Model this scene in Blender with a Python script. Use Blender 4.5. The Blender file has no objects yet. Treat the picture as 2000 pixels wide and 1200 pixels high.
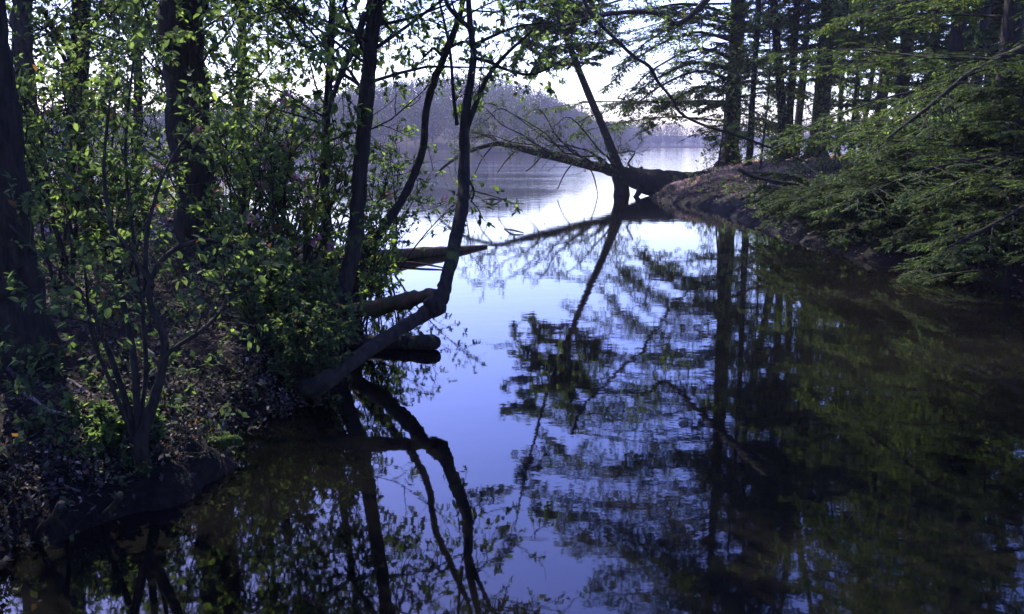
import bpy, math
import numpy as np
from mathutils import Vector

S = bpy.context.scene
COL = S.collection
rng = np.random.default_rng(11)

# ------------------------------------------------------------------ camera, sky, sun, exposure
F = 1700.0            # focal length in photo pixels (2000 wide)
PITCH = math.radians(10.6)
H = 2.0               # eye height above the water
SUN_EL, SUN_AZ = math.radians(45), math.radians(-34)     # azimuth measured from +Y towards +X

cam = bpy.data.cameras.new('camera')
cam.sensor_width = 36
cam.lens = 36 * F / 2000
cam.clip_start, cam.clip_end = 0.05, 6000
co = bpy.data.objects.new('camera', cam)
co.location = (0, 0, H)
co.rotation_euler = (math.pi / 2 - PITCH, 0, 0)
COL.objects.link(co)
S.camera = co

w = bpy.data.worlds.new("World"); S.world = w
w.use_nodes = True
nt = w.node_tree
bg = nt.nodes['Background']
sky = nt.nodes.new('ShaderNodeTexSky')
sky.sky_type = 'NISHITA'; sky.sun_disc = False
sky.sun_elevation = SUN_EL
sky.sun_rotation = SUN_AZ
sky.air_density = 1.0; sky.dust_density = 1.2; sky.ozone_density = 2.0
tint = nt.nodes.new('ShaderNodeMix'); tint.data_type = 'RGBA'; tint.blend_type = 'MULTIPLY'
tint.inputs[0].default_value = 1.0
wtc = nt.nodes.new('ShaderNodeTexCoord'); wsep = nt.nodes.new('ShaderNodeSeparateXYZ')
wr = nt.nodes.new('ShaderNodeValToRGB')        # whitish air low down, clear blue higher up
nt.links.new(wtc.outputs['Generated'], wsep.inputs[0]); nt.links.new(wsep.outputs['Z'], wr.inputs[0])
for _ in range(2): wr.color_ramp.elements.new(.5)
for e_, (p_, c_) in zip(wr.color_ramp.elements, [(.03, (1.05, 1.0, 1.15)), (.11, (.78, .80, 1.25)), (.22, (.66, .70, 1.38)), (.5, (.58, .62, 1.38))]):
    e_.position = p_; e_.color = (*c_, 1)
nt.links.new(wr.outputs[0], tint.inputs[7])
nt.links.new(sky.outputs[0], tint.inputs[6])
nt.links.new(tint.outputs[2], bg.inputs[0])
bg.inputs[1].default_value = 0.15

sl = bpy.data.lights.new('sun', 'SUN'); sl.energy = 4.2; sl.angle = math.radians(0.5)
sl.color = (1.0, 0.95, 0.86)
so = bpy.data.objects.new('sun', sl); COL.objects.link(so)
sdir = Vector((math.sin(SUN_AZ) * math.cos(SUN_EL), math.cos(SUN_AZ) * math.cos(SUN_EL), math.sin(SUN_EL)))
so.rotation_euler = (-sdir).to_track_quat('-Z', 'Y').to_euler()
so.location = sdir * 60

S.view_settings.view_transform = 'Standard'
S.view_settings.look = 'None'
S.view_settings.exposure = 1.55
S.view_settings.gamma = 1.0
S.cycles.max_bounces = 6
S.cycles.diffuse_bounces = 3
S.cycles.glossy_bounces = 3
S.cycles.transmission_bounces = 4
S.cycles.volume_bounces = 0
S.cycles.caustics_reflective = False
S.cycles.caustics_refractive = False

# ------------------------------------------------------------------ pixel helpers (photo pixel -> point in the place)
cp, sp = math.cos(PITCH), math.sin(PITCH)
def ray(px, py):
    a, b = (px - 1000) / F, (600 - py) / F
    return np.array([a, cp + b * sp, -sp + b * cp])
def at(px, py, Y):
    d = ray(px, py); return np.array([0, 0, H]) + d * (Y / d[1])
def onz(px, py, z=0.0):
    d = ray(px, py); return np.array([0, 0, H]) + d * ((z - H) / d[2])
def catmull(P, n):
    P = np.asarray(P, float)
    Q = np.vstack([2 * P[0] - P[1], P, 2 * P[-1] - P[-2]])
    out = []
    for i in range(1, len(Q) - 2):
        t = np.linspace(0, 1, n, endpoint=False)[:, None]
        a, b, c, d = Q[i - 1], Q[i], Q[i + 1], Q[i + 2]
        out.append(.5 * (2 * b + (c - a) * t + (2 * a - 5 * b + 4 * c - d) * t ** 2 + (3 * b - a - 3 * c + d) * t ** 3))
    out.append(P[-1][None])
    return np.vstack(out)
def ppath(L, n=5):
    """list of (px, py, Y, width_px) -> smooth points, radii"""
    A = []
    for px, py, Y, wpx in L:
        p = at(px, py, Y)
        A.append([*p, wpx * .5 * np.linalg.norm(p - [0, 0, H]) / F])
    C = catmull(A, n)
    return C[:, :3], np.maximum(C[:, 3], .002)

# ------------------------------------------------------------------ value noise
_lat = rng.random((64, 64))
def vnoise(x, y, s, seed=0):
    x = np.asarray(x) / s + seed * 7.31 + 1000; y = np.asarray(y) / s + seed * 3.77 + 1000
    xi, yi = np.floor(x).astype(int), np.floor(y).astype(int)
    fx, fy = x - xi, y - yi
    fx = fx * fx * (3 - 2 * fx); fy = fy * fy * (3 - 2 * fy)
    g = lambda a, b: _lat[a % 64, b % 64]
    return (g(xi, yi) * (1 - fx) + g(xi + 1, yi) * fx) * (1 - fy) + (g(xi, yi + 1) * (1 - fx) + g(xi + 1, yi + 1) * fx) * fy - .5

# ------------------------------------------------------------------ mesh builder
class MB:
    def __init__(s): s.v, s.q, s.m, s.n = [], [], [], 0
    def add(s, V, Q, m=0):
        V = np.asarray(V, np.float32).reshape(-1, 3); Q = np.asarray(Q, np.int64).reshape(-1, 4)
        s.v.append(V); s.q.append(Q + s.n); s.n += len(V)
        s.m.append(np.full(len(Q), m, np.int32) if np.isscalar(m) else np.asarray(m, np.int32))
    def tube(s, P, R, sides=8, m=0, lump=0.0, cap=True, flat=1.0):
        P = np.asarray(P, float); R = np.asarray(R, float)
        if cap:
            P = np.vstack([P[:1], P, P[-1:]]); R = np.concatenate([[1e-3], R, [1e-3]])
        T = np.gradient(P, axis=0)
        if cap: T[0] = T[1] = P[2] - P[1]; T[-1] = T[-2] = P[-2] - P[-3]
        T /= np.linalg.norm(T, axis=1)[:, None] + 1e-9
        u = np.cross(T[0], [0.3, 0.9, 0.2]); u /= np.linalg.norm(u)
        rings = []
        a = np.arange(sides) / sides * 2 * math.pi
        for i in range(len(P)):
            u = u - T[i] * u.dot(T[i]); u /= np.linalg.norm(u) + 1e-9
            v = np.cross(T[i], u)
            r = np.full(sides, R[i])
            if lump: r = r * (1 + lump * (rng.random(sides) - .5)) * (1 + lump * .5 * (rng.random() - .5))
            rings.append(P[i] + (np.cos(a) * r)[:, None] * u + (np.sin(a) * r)[:, None] * v)
        V = np.vstack(rings); n = len(P)
        i = np.arange(n - 1)[:, None] * sides; j = np.arange(sides)[None]; k = (j + 1) % sides
        Q = np.stack([i + j, i + k, i + sides + k, i + sides + j], -1).reshape(-1, 4)
        s.add(V, Q, m)
    def tubes(s, P, r0, r1, sides=3, m=0):
        """P [N,K,3] batch of tapering twigs"""
        N, K, _ = P.shape
        if N == 0: return
        T = np.gradient(P, axis=1); T /= np.linalg.norm(T, axis=2, keepdims=True) + 1e-9
        ref = np.where(np.abs(T[..., 2:3]) > .8, np.array([1., 0, 0]), np.array([0, 0, 1.]))
        u = np.cross(T, ref); u /= np.linalg.norm(u, axis=2, keepdims=True) + 1e-9
        v = np.cross(T, u)
        t = np.linspace(0, 1, K)[None]
        R = (np.broadcast_to(np.asarray(r0), (N,))[:, None] * (1 - t) + np.broadcast_to(np.asarray(r1), (N,))[:, None] * t)
        a = np.arange(sides) / sides * 2 * math.pi
        V = P[:, :, None] + R[:, :, None, None] * (np.cos(a)[None, None, :, None] * u[:, :, None] + np.sin(a)[None, None, :, None] * v[:, :, None])
        base = (np.arange(N) * K * sides)[:, None, None]; i = (np.arange(K - 1) * sides)[None, :, None]
        j = np.arange(sides)[None, None]; k = (j + 1) % sides
        Q = np.stack([base + i + j, base + i + k, base + i + sides + k, base + i + sides + j], -1)
        s.add(V, Q, m)
    def leaves(s, P, D, Nn, L, W, mats, fold=.25, simple=False, curl=.12):
        """ovate leaves: P base, D direction, Nn normal"""
        n = len(P)
        if n == 0: return
        D = D / (np.linalg.norm(D, axis=1, keepdims=True) + 1e-9)
        sd = np.cross(D, Nn); sd /= np.linalg.norm(sd, axis=1, keepdims=True) + 1e-9
        up = np.cross(sd, D)
        L = np.broadcast_to(L, (n,))[:, None]; W = np.broadcast_to(W, (n,))[:, None]
        if simple:
            V = np.stack([P, P + D * L * .45 + sd * W, P + D * L - up * L * curl, P + D * L * .45 - sd * W], 1)
            Q = np.arange(n * 4).reshape(n, 4)
            s.add(V, Q, mats); return
        f = up * W * fold
        V = np.stack([P, P + D * L * .32 + sd * W * .9 + f, P + D * L * .7 + sd * W * .72 + f - up * L * curl * .4,
                      P + D * L - up * L * curl, P + D * L * .7 - sd * W * .72 + f - up * L * curl * .4, P + D * L * .32 - sd * W * .9 + f], 1)
        b = np.arange(n)[:, None] * 6
        Q = np.stack([b + np.array([[0, 1, 2, 3]]), b + np.array([[0, 3, 4, 5]])], 1).reshape(-1, 4)
        s.add(V, Q, np.repeat(mats, 2))
    def build(s, name, mats, parent=None, smooth=True):
        V = np.vstack(s.v); Q = np.vstack(s.q); M = np.concatenate(s.m)
        if parent is not None: V = V - np.array(parent.location, np.float32)
        me = bpy.data.meshes.new(name)
        me.vertices.add(len(V)); me.vertices.foreach_set('co', V.astype(np.float32).ravel())
        me.loops.add(Q.size); me.loops.foreach_set('vertex_index', Q.astype(np.int32).ravel())
        me.polygons.add(len(Q)); me.polygons.foreach_set('loop_start', (np.arange(len(Q)) * 4).astype(np.int32))
        try: me.polygons.foreach_set('loop_total', np.full(len(Q), 4, np.int32))
        except Exception: pass
        for m in mats: me.materials.append(m)
        me.polygons.foreach_set('material_index', M)
        me.polygons.foreach_set('use_smooth', np.full(len(Q), smooth))
        me.update(calc_edges=True)
        o = bpy.data.objects.new(name, me); COL.objects.link(o)
        if parent is not None: o.parent = parent
        return o

def thing(name, label, cat, loc, group=None):
    o = bpy.data.objects.new(name, None); COL.objects.link(o)
    o.location = [float(c) for c in loc]; o.empty_display_size = .2
    o['label'] = label; o['category'] = cat
    if group: o['group'] = group
    return o
def tag(o, label, cat, group=None, kind=None):
    if label: o['label'] = label
    if cat: o['category'] = cat
    if group: o['group'] = group
    if kind: o['kind'] = kind
    return o

# ------------------------------------------------------------------ branching
def unit(a): return a / (np.linalg.norm(a, axis=-1, keepdims=True) + 1e-9)
def spawn(P, n, tmin, L, ang=(30, 65), bias=(0, 0, 0), wig=.15, K=4, planar=False, shrink=.4, tmax=1.0):
    """children curves of the batch of curves P [N,K0,3]"""
    N, K0, _ = P.shape
    idx = np.repeat(np.arange(N), n); M = len(idx)
    t = tmin + (tmax - tmin) * ((np.tile(np.arange(n), N) + rng.random(M)) / n)
    f = np.clip(t, 0, .9999) * (K0 - 1); i = f.astype(int); f = (f - i)[:, None]
    A, B = P[idx, i], P[idx, i + 1]
    pos = A * (1 - f) + B * f; T = unit(B - A)
    if planar:
        sd = unit(np.cross(T, np.array([0, 0, 1.])))
        sgn = np.where(rng.random(M) < .5, 1., -1.)[:, None]
        perp = unit(sd * sgn + rng.normal(0, .13, (M, 3)))
    else:
        perp = unit(np.cross(T, rng.normal(0, 1, (M, 3))))
    a = np.radians(rng.uniform(*ang, M))[:, None]
    d = unit(np.cos(a) * T + np.sin(a) * perp)
    Ls = L * rng.uniform(.6, 1.25, M) * (1 - shrink * (t - tmin) / max(1e-6, 1 - tmin))
    out = np.empty((M, K, 3)); out[:, 0] = pos
    b = np.asarray(bias)
    for k in range(1, K):
        d = unit(d + b / K * 1.0 + rng.normal(0, wig, (M, 3)) * (np.array([1, 1, .4]) if planar else 1))
        out[:, k] = out[:, k - 1] + d * (Ls / (K - 1))[:, None]
    return out
def along(P, n, tmin=0.15):
    N, K0, _ = P.shape
    idx = np.repeat(np.arange(N), n); M = len(idx)
    t = rng.uniform(tmin, 1, M); f = np.clip(t, 0, .9999) * (K0 - 1); i = f.astype(int); f = (f - i)[:, None]
    A, B = P[idx, i], P[idx, i + 1]
    return A * (1 - f) + B * f, unit(B - A)
def broadleaf(mb, tw, n, size, mix, m0=1, spread=1.0, simple=False, tmin=.2):
    tw = tw[rng.random(len(tw)) < .8]; n = int(n * 1.25 + .5)
    p, T = along(tw, n, .5 if tmin < .3 else .7)
    M = len(p)
    size = size * 1.02
    D = unit(T * .6 + rng.normal(0, .6, (M, 3)) * spread + [0, 0, -.12])
    Nn = unit(rng.normal(0, .5, (M, 3)) + [0, 0, 1.0])
    L = size * (.45 + .95 * rng.random(M) ** 1.3)
    mats = m0 + rng.choice(len(mix), M, p=np.array(mix) / sum(mix))
    # leaves of one twig tend to be alike
    mb.leaves(p, D, Nn, L, L * rng.uniform(.24, .34, M), mats, simple=simple)
def needles(mb, tw, n, size, mix, m0=1, width=.16):
    p, T = along(tw, n, .05)
    M = len(p)
    sd = unit(np.cross(T, np.array([0, 0, 1.])))
    sg = np.where(rng.random(M) < .5, 1., -1.)[:, None]
    D = unit(T * .75 + sd * sg * rng.uniform(.2, 1.0, (M, 1)) + rng.normal(0, .16, (M, 3)) + [0, 0, -.15])
    Nn = unit(rng.normal(0, .28, (M, 3)) + [0, 0, 1.0])
    L = size * rng.uniform(.6, 1.3, M)
    mats = m0 + rng.choice(len(mix), M, p=np.array(mix) / sum(mix))
    mb.leaves(p, D, Nn, L, L * width, mats, simple=True, curl=.1)

# ------------------------------------------------------------------ materials
def mat(name):
    m = bpy.data.materials.new(name); m.use_nodes = True
    n = m.node_tree; n.nodes.clear()
    return m, n, n.nodes.new('ShaderNodeOutputMaterial')
def nd(n, t, **kw):
    x = n.nodes.new(t)
    for k, v in kw.items(): setattr(x, k, v)
    return x
def ramp(n, src, stops):
    r = nd(n, 'ShaderNodeValToRGB'); e = r.color_ramp.elements
    while len(e) < len(stops): e.new(.5)
    for i, (p, c) in enumerate(stops):
        e[i].position = p; e[i].color = (*c, 1)
    n.links.new(src, r.inputs[0]); return r.outputs[0]
def noise(n, scale, detail=4, rough=.6, co='Object', stretch=None):
    tc = nd(n, 'ShaderNodeTexCoord'); x = nd(n, 'ShaderNodeTexNoise')
    x.inputs['Scale'].default_value = scale; x.inputs['Detail'].default_value = detail; x.inputs['Roughness'].default_value = rough
    src = tc.outputs[co]
    if stretch:
        mp = nd(n, 'ShaderNodeMapping'); mp.inputs['Scale'].default_value = stretch
        n.links.new(src, mp.inputs[0]); src = mp.outputs[0]
    n.links.new(src, x.inputs['Vector']); return x.outputs['Fac']
def leafmat(name, c1, c2, trans=.5, tboost=1.5):
    m, n, out = mat(name)
    f = noise(n, 2.3, 3)
    c = ramp(n, f, [(.35, c1), (.65, c2)])
    d = nd(n, 'ShaderNodeBsdfPrincipled'); d.inputs['Roughness'].default_value = .6
    d.inputs['Specular IOR Level'].default_value = .07
    n.links.new(c, d.inputs['Base Color'])
    t = nd(n, 'ShaderNodeBsdfTranslucent')
    b = nd(n, 'ShaderNodeMix', data_type='RGBA', blend_type='MULTIPLY'); b.inputs[0].default_value = 1
    b.inputs[7].default_value = (tboost * 1.1, tboost * 1.12, tboost * .62, 1)
    n.links.new(c, b.inputs[6]); n.links.new(b.outputs[2], t.inputs[0])
    mx = nd(n, 'ShaderNodeMixShader'); mx.inputs[0].default_value = trans
    n.links.new(d.outputs[0], mx.inputs[1]); n.links.new(t.outputs[0], mx.inputs[2])
    n.links.new(mx.outputs[0], out.inputs[0]); return m
def barkmat(name, c1, c2, moss=0.0, scale=14, bump=.6):
    m, n, out = mat(name)
    f = noise(n, scale, 6, .65, stretch=(1, 1, .28))
    c = ramp(n, f, [(.3, c1), (.7, c2)])
    p = nd(n, 'ShaderNodeBsdfPrincipled'); p.inputs['Roughness'].default_value = .92
    p.inputs['Specular IOR Level'].default_value = .2
    if moss:
        f2 = noise(n, 3.0, 5, .7)
        mk = ramp(n, f2, [(.62 - moss * .3, (0, 0, 0)), (.72 - moss * .3, (1, 1, 1))])
        mx = nd(n, 'ShaderNodeMix', data_type='RGBA')
        n.links.new(mk, mx.inputs[0]); n.links.new(c, mx.inputs[6]); mx.inputs[7].default_value = (.05, .07, .018, 1)
        c = mx.outputs[2]
    n.links.new(c, p.inputs['Base Color'])
    bp = nd(n, 'ShaderNodeBump'); bp.inputs['Strength'].default_value = bump; bp.inputs['Distance'].default_value = .03
    n.links.new(f, bp.inputs['Height']); n.links.new(bp.outputs[0], p.inputs['Normal'])
    n.links.new(p.outputs[0], out.inputs[0]); return m
def plain(name, c1, c2, scale=6, rough=.9, bump=.0):
    m, n, out = mat(name)
    f = noise(n, scale, 5)
    p = nd(n, 'ShaderNodeBsdfPrincipled'); p.inputs['Roughness'].default_value = rough
    n.links.new(ramp(n, f, [(.3, c1), (.7, c2)]), p.inputs['Base Color'])
    if bump:
        bp = nd(n, 'ShaderNodeBump'); bp.inputs['Strength'].default_value = bump; bp.inputs['Distance'].default_value = .04
        n.links.new(f, bp.inputs['Height']); n.links.new(bp.outputs[0], p.inputs['Normal'])
    n.links.new(p.outputs[0], out.inputs[0]); return m

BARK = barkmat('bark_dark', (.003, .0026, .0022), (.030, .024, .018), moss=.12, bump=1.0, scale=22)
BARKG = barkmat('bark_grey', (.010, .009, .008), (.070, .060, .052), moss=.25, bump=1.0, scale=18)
BARKM = barkmat('bark_mossy', (.03, .018, .010), (.11, .065, .038), moss=.28)
DEAD = barkmat('dead_wood', (.035, .028, .026), (.12, .095, .08), scale=20)
STICK = barkmat('pale_stick', (.12, .095, .07), (.30, .24, .18), scale=25)
LD = leafmat('leaf_dark', (.030, .048, .024), (.060, .088, .040), .5, 1.7)
LM = leafmat('leaf_mid', (.066, .100, .036), (.108, .150, .058), .57, 1.85)
LB = leafmat('leaf_bright', (.095, .145, .035), (.150, .20, .050), .6, 1.9)
LO = leafmat('leaf_rusty', (.10, .045, .025), (.14, .075, .03), .5, 1.3)
HN = leafmat('needle_dark', (.018, .033, .013), (.034, .054, .020), .40, 1.5)
HM = leafmat('needle_mid', (.040, .064, .018), (.066, .092, .028), .48, 1.7)
HB = leafmat('needle_olive', (.066, .090, .022), (.10, .115, .032), .52, 1.8)
PINK = leafmat('petal_pink', (.32, .12, .24), (.50, .24, .40), .5, 1.0)
FG = [leafmat('far_green', (.022, .034, .014), (.045, .058, .022), .3, 1.2), leafmat('far_brown', (.026, .018, .024), (.050, .036, .044), .25, 1.0),
      leafmat('far_dark', (.02, .035, .02), (.035, .05, .025), .3, 1.0)]
LEAF = [BARK, LD, LM, LB, LO]
HEM = [BARK, HN, HM, HB]

# ground
def groundmat():
    m, n, out = mat('forest_floor')
    tc = nd(n, 'ShaderNodeTexCoord')
    f = noise(n, 1.1, 6, .7); f2 = noise(n, 16, 5, .7); f3 = noise(n, .35, 3)
    c = ramp(n, f2, [(.3, (.007, .005, .004)), (.5, (.022, .015, .011)), (.72, (.07, .045, .035))])
    c2 = ramp(n, f2, [(.3, (.36, .20, .12)), (.7, (.68, .44, .30))])      # sandy trodden soil, lightened to paint in a sunny patch
    mo = ramp(n, f, [(.56, (0, 0, 0)), (.64, (1, 1, 1))])
    mx = nd(n, 'ShaderNodeMix', data_type='RGBA'); n.links.new(mo, mx.inputs[0]); n.links.new(c, mx.inputs[6]); mx.inputs[7].default_value = (.012, .016, .006, 1)
    at_ = nd(n, 'ShaderNodeAttribute'); at_.attribute_name = 'sunny_sand'
    sz = nd(n, 'ShaderNodeSeparateXYZ'); n.links.new(tc.outputs['Object'], sz.inputs[0])
    ad = nd(n, 'ShaderNodeMath', operation='MULTIPLY_ADD'); n.links.new(f, ad.inputs[0]); ad.inputs[1].default_value = -.35; n.links.new(sz.outputs['Z'], ad.inputs[2])
    wet_shade = ramp(n, ad.outputs[0], [(.0, (.22, .22, .22)), (.30, (1, 1, 1))])  # damp soil near the waterline, with the low bank's shade painted in
    mw = nd(n, 'ShaderNodeMix', data_type='RGBA', blend_type='MULTIPLY'); mw.inputs[0].default_value = 1
    n.links.new(mx.outputs[2], mw.inputs[6]); n.links.new(wet_shade, mw.inputs[7]); mx = mw
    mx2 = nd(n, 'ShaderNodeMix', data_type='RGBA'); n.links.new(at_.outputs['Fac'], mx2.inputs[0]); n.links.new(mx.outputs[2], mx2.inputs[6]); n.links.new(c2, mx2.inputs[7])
    p = nd(n, 'ShaderNodeBsdfPrincipled'); p.inputs['Roughness'].default_value = .95; p.inputs['Specular IOR Level'].default_value = .15
    n.links.new(mx2.outputs[2], p.inputs['Base Color'])
    bp = nd(n, 'ShaderNodeBump'); bp.inputs['Strength'].default_value = .8; bp.inputs['Distance'].default_value = .05
    n.links.new(f2, bp.inputs['Height']); n.links.new(bp.outputs[0], p.inputs['Normal'])
    n.links.new(p.outputs[0], out.inputs[0]); return m

def watermat():
    m, n, out = mat('lake_water')
    geo = nd(n, 'ShaderNodeNewGeometry')
    sep = nd(n, 'ShaderNodeSeparateXYZ'); n.links.new(geo.outputs['Position'], sep.inputs[0])
    # silt and pollen film
    tc = nd(n, 'ShaderNodeTexCoord')
    def nz(sc, det, st):
        mp = nd(n, 'ShaderNodeMapping'); mp.inputs['Scale'].default_value = st; n.links.new(tc.outputs['Object'], mp.inputs[0])
        x = nd(n, 'ShaderNodeTexNoise'); x.inputs['Scale'].default_value = sc; x.inputs['Detail'].default_value = det
        n.links.new(mp.outputs[0], x.inputs['Vector']); return x.outputs['Fac']
    film = ramp(n, nz(.28, 3, (1, 1, 1)), [(.44, (.0012, .0013, .0012)), (.78, (.0090, .0080, .0062))])
    d = nd(n, 'ShaderNodeBsdfDiffuse'); n.links.new(film, d.inputs[0])
    g = nd(n, 'ShaderNodeBsdfGlossy'); g.inputs['Roughness'].default_value = .026
    g.inputs['Color'].default_value = (1, 1, 1, 1)
    fr = nd(n, 'ShaderNodeFresnel'); fr.inputs['IOR'].default_value = 1.5
    # ripples: calm in the cove, wind-ruffled on the open lake
    mr = nd(n, 'ShaderNodeMapRange'); mr.inputs['From Min'].default_value = 20; mr.inputs['From Max'].default_value = 85
    mr.inputs['To Min'].default_value = .022; mr.inputs['To Max'].default_value = .42
    n.links.new(sep.outputs['Y'], mr.inputs['Value'])
    h1 = nz(3.6, 3, (1, 1.4, 1)); h2 = nz(.8, 2, (1, 1.8, 1))
    ad = nd(n, 'ShaderNodeMath', operation='MULTIPLY_ADD'); n.links.new(h2, ad.inputs[0]); ad.inputs[1].default_value = 1.5; n.links.new(h1, ad.inputs[2])
    patch = ramp(n, nz(.06, 3, (1, 2.5, 1)), [(.35, (.35, .35, .35)), (.62, (1, 1, 1))])
    ml = nd(n, 'ShaderNodeMath', operation='MULTIPLY'); n.links.new(mr.outputs[0], ml.inputs[0]); n.links.new(patch, ml.inputs[1])
    bp = nd(n, 'ShaderNodeBump'); bp.inputs['Distance'].default_value = .035
    n.links.new(ml.outputs[0], bp.inputs['Strength']); n.links.new(ad.outputs[0], bp.inputs['Height'])
    for x in (g, fr): n.links.new(bp.outputs[0], x.inputs['Normal'])
    mx = nd(n, 'ShaderNodeMixShader'); n.links.new(fr.outputs[0], mx.inputs[0])
    n.links.new(d.outputs[0], mx.inputs[1]); n.links.new(g.outputs[0], mx.inputs[2])
    n.links.new(mx.outputs[0], out.inputs[0]); return m

# ------------------------------------------------------------------ terrain
def poly(pix, extra_before=(), extra_after=()):
    return np.array(list(extra_before) + [tuple(onz(a, b)[:2]) for a, b in pix] + list(extra_after))
LEFT = poly([(0, 1065), (150, 1020), (270, 985), (380, 930), (435, 890), (478, 850), (525, 818), (580, 802), (628, 775), (655, 740), (662, 705),
             (655, 660), (668, 610), (672, 560), (700, 520), (640, 497), (560, 470), (450, 432), (330, 392), (150, 368), (0, 362)],
            [(-30, -12), (-2.6, -12), (-2.3, 0), (-2.2, 2.5)], [(-40, 42)])
RIGHT = poly([(1262, 388), (1310, 397), (1370, 404), (1420, 418), (1470, 440), (1560, 470), (1650, 505), (1750, 520), (1860, 532), (1950, 562), (2010, 600), (2120, 680)],
             [(60, 62), (30, 58), (15, 50), (8.5, 44)], [(3.6, 4.5), (3.4, 0), (3.6, -12), (60, -12)])
def sdist(P, x, y):
    ins = np.zeros(x.shape, bool); dm = np.full(x.shape, 1e9)
    n = len(P)
    for i in range(n):
        x0, y0 = P[i]; x1, y1 = P[(i + 1) % n]
        dx, dy = x1 - x0, y1 - y0
        t = np.clip(((x - x0) * dx + (y - y0) * dy) / (dx * dx + dy * dy + 1e-12), 0, 1)
        dm = np.minimum(dm, np.hypot(x - x0 - t * dx, y - y0 - t * dy))
        c = ((y0 > y) != (y1 > y)) & (x < dx * (y - y0) / (dy if dy else 1e-12) + x0)
        ins ^= c
    return np.where(ins, dm, -dm)
def farshore(x, y):
    # distance inland of the far shores
    k = x / np.maximum(y, 1)
    s = np.where(k < .10, 1.0, 0.0)
    kk = np.clip((k - .02) / .14, 0, 1); kk = kk * kk * (3 - 2 * kk)
    sh = 195 + 250 * kk + 12 * vnoise(x, y * 0, 30, 3)
    return y - sh, kk
def height(x, y):
    x = np.asarray(x, float); y = np.asarray(y, float)
    jx = .45 * vnoise(x, y, .8, 1) + .2 * vnoise(x, y, .3, 2) + .08 * vnoise(x, y, .13, 3)
    dl = sdist(LEFT, x, y) + jx; dr = sdist(RIGHT, x, y) + jx * .8
    zl = np.where(dl > 0, .06 * (1 - np.exp(-dl / .04)) + .40 * (1 - np.exp(-dl / .55)) + .03 * dl + (.16 * vnoise(x, y, 1.1, 5) + .06 * vnoise(x, y, .42, 7)) * np.clip(dl * 2, 0, 1), np.maximum(dl * .5, -1.5))
    k = np.clip((y - 18) / 16, 0, 1)
    zr = np.where(dr > 0, .16 * (1 - np.exp(-dr / .3)) + (.9 + .5 * k) * (1 - np.exp(-dr / (3.6 - 1.2 * k))) + .08 * vnoise(x, y, 1.6, 6) * np.clip(dr * .6, 0, 1), np.maximum(dr * .5, -1.5))
    f, kk = farshore(x, y)
    hill = 15.5 * np.exp(-((x + 22) / 52) ** 2) * np.clip(f / 130, 0, 1) + .8
    zf = np.where(f > 0, np.minimum(f * .25, hill + f * .012), np.maximum(f * .3, -1.5))
    z = np.maximum(np.maximum(zl, zr), zf)
    return z + (.06 * vnoise(x, y, .33, 8) + .045 * vnoise(x, y, .14, 10)) * np.clip(z * 8, 0, 1)
def gz(x, y): return float(height(np.array([x]), np.array([y]))[0])

def seg(*a):
    out = []
    for lo, hi, st in a: out.append(np.arange(lo, hi, st))
    return np.concatenate(out)
gx = seg((-2500, -600, 190), (-600, -60, 12), (-60, -16, .9), (-16, -7, .14), (-7, -.3, .055), (-.3, 16, .14), (16, 60, .9), (60, 600, 12), (600, 2600, 190))
gy = seg((-300, -20, 40), (-20, 2, 1), (2, 11, .065), (11, 26, .13), (26, 60, .32), (60, 180, 10), (180, 520, 6), (520, 2600, 160))
X, Y = np.meshgrid(gx, gy)
Z = height(X, Y)
Z = np.where(Y > 600, np.maximum(Z, 2), Z)
nx, ny = len(gx), len(gy)
mb = MB()
i = np.arange(ny - 1)[:, None] * nx; j = np.arange(nx - 1)[None]
mb.add(np.stack([X, Y, Z], -1), np.stack([i + j, i + j + 1, i + nx + j + 1, i + nx + j], -1))
ground = mb.build('ground', [groundmat()])
tag(ground, 'dark leaf-littered soil of the banks and the lake bed', None, kind='structure')
# trodden sandy soil on the point, mask shared by its painted sunlight
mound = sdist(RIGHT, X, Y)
sunny_sand = np.clip(1 - np.abs(Y - 35.5) / 6.0, 0, 1) * (X > 6) * (X < 24) * np.clip(mound / .8 - .2, 0, 1)
sunny_sand = np.clip(sunny_sand * 2.2 + vnoise(X, Y, 1.1, 9) * 1.1, 0, 1) * (sunny_sand > 0)
a = ground.data.attributes.new('sunny_sand', 'FLOAT', 'POINT'); a.data.foreach_set('value', sunny_sand.astype(np.float32).ravel())

mb = MB()
wx = seg((-2500, 2501, 500)); X2, Y2 = np.meshgrid(wx, wx); n2 = len(wx)
i = np.arange(n2 - 1)[:, None] * n2; j = np.arange(n2 - 1)[None]
mb.add(np.stack([X2, Y2, X2 * 0], -1), np.stack([i + j, i + j + 1, i + n2 + j + 1, i + n2 + j], -1))
tag(mb.build('water', [watermat()]), 'still lake water mirroring trees and sky', None, kind='structure')

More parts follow.
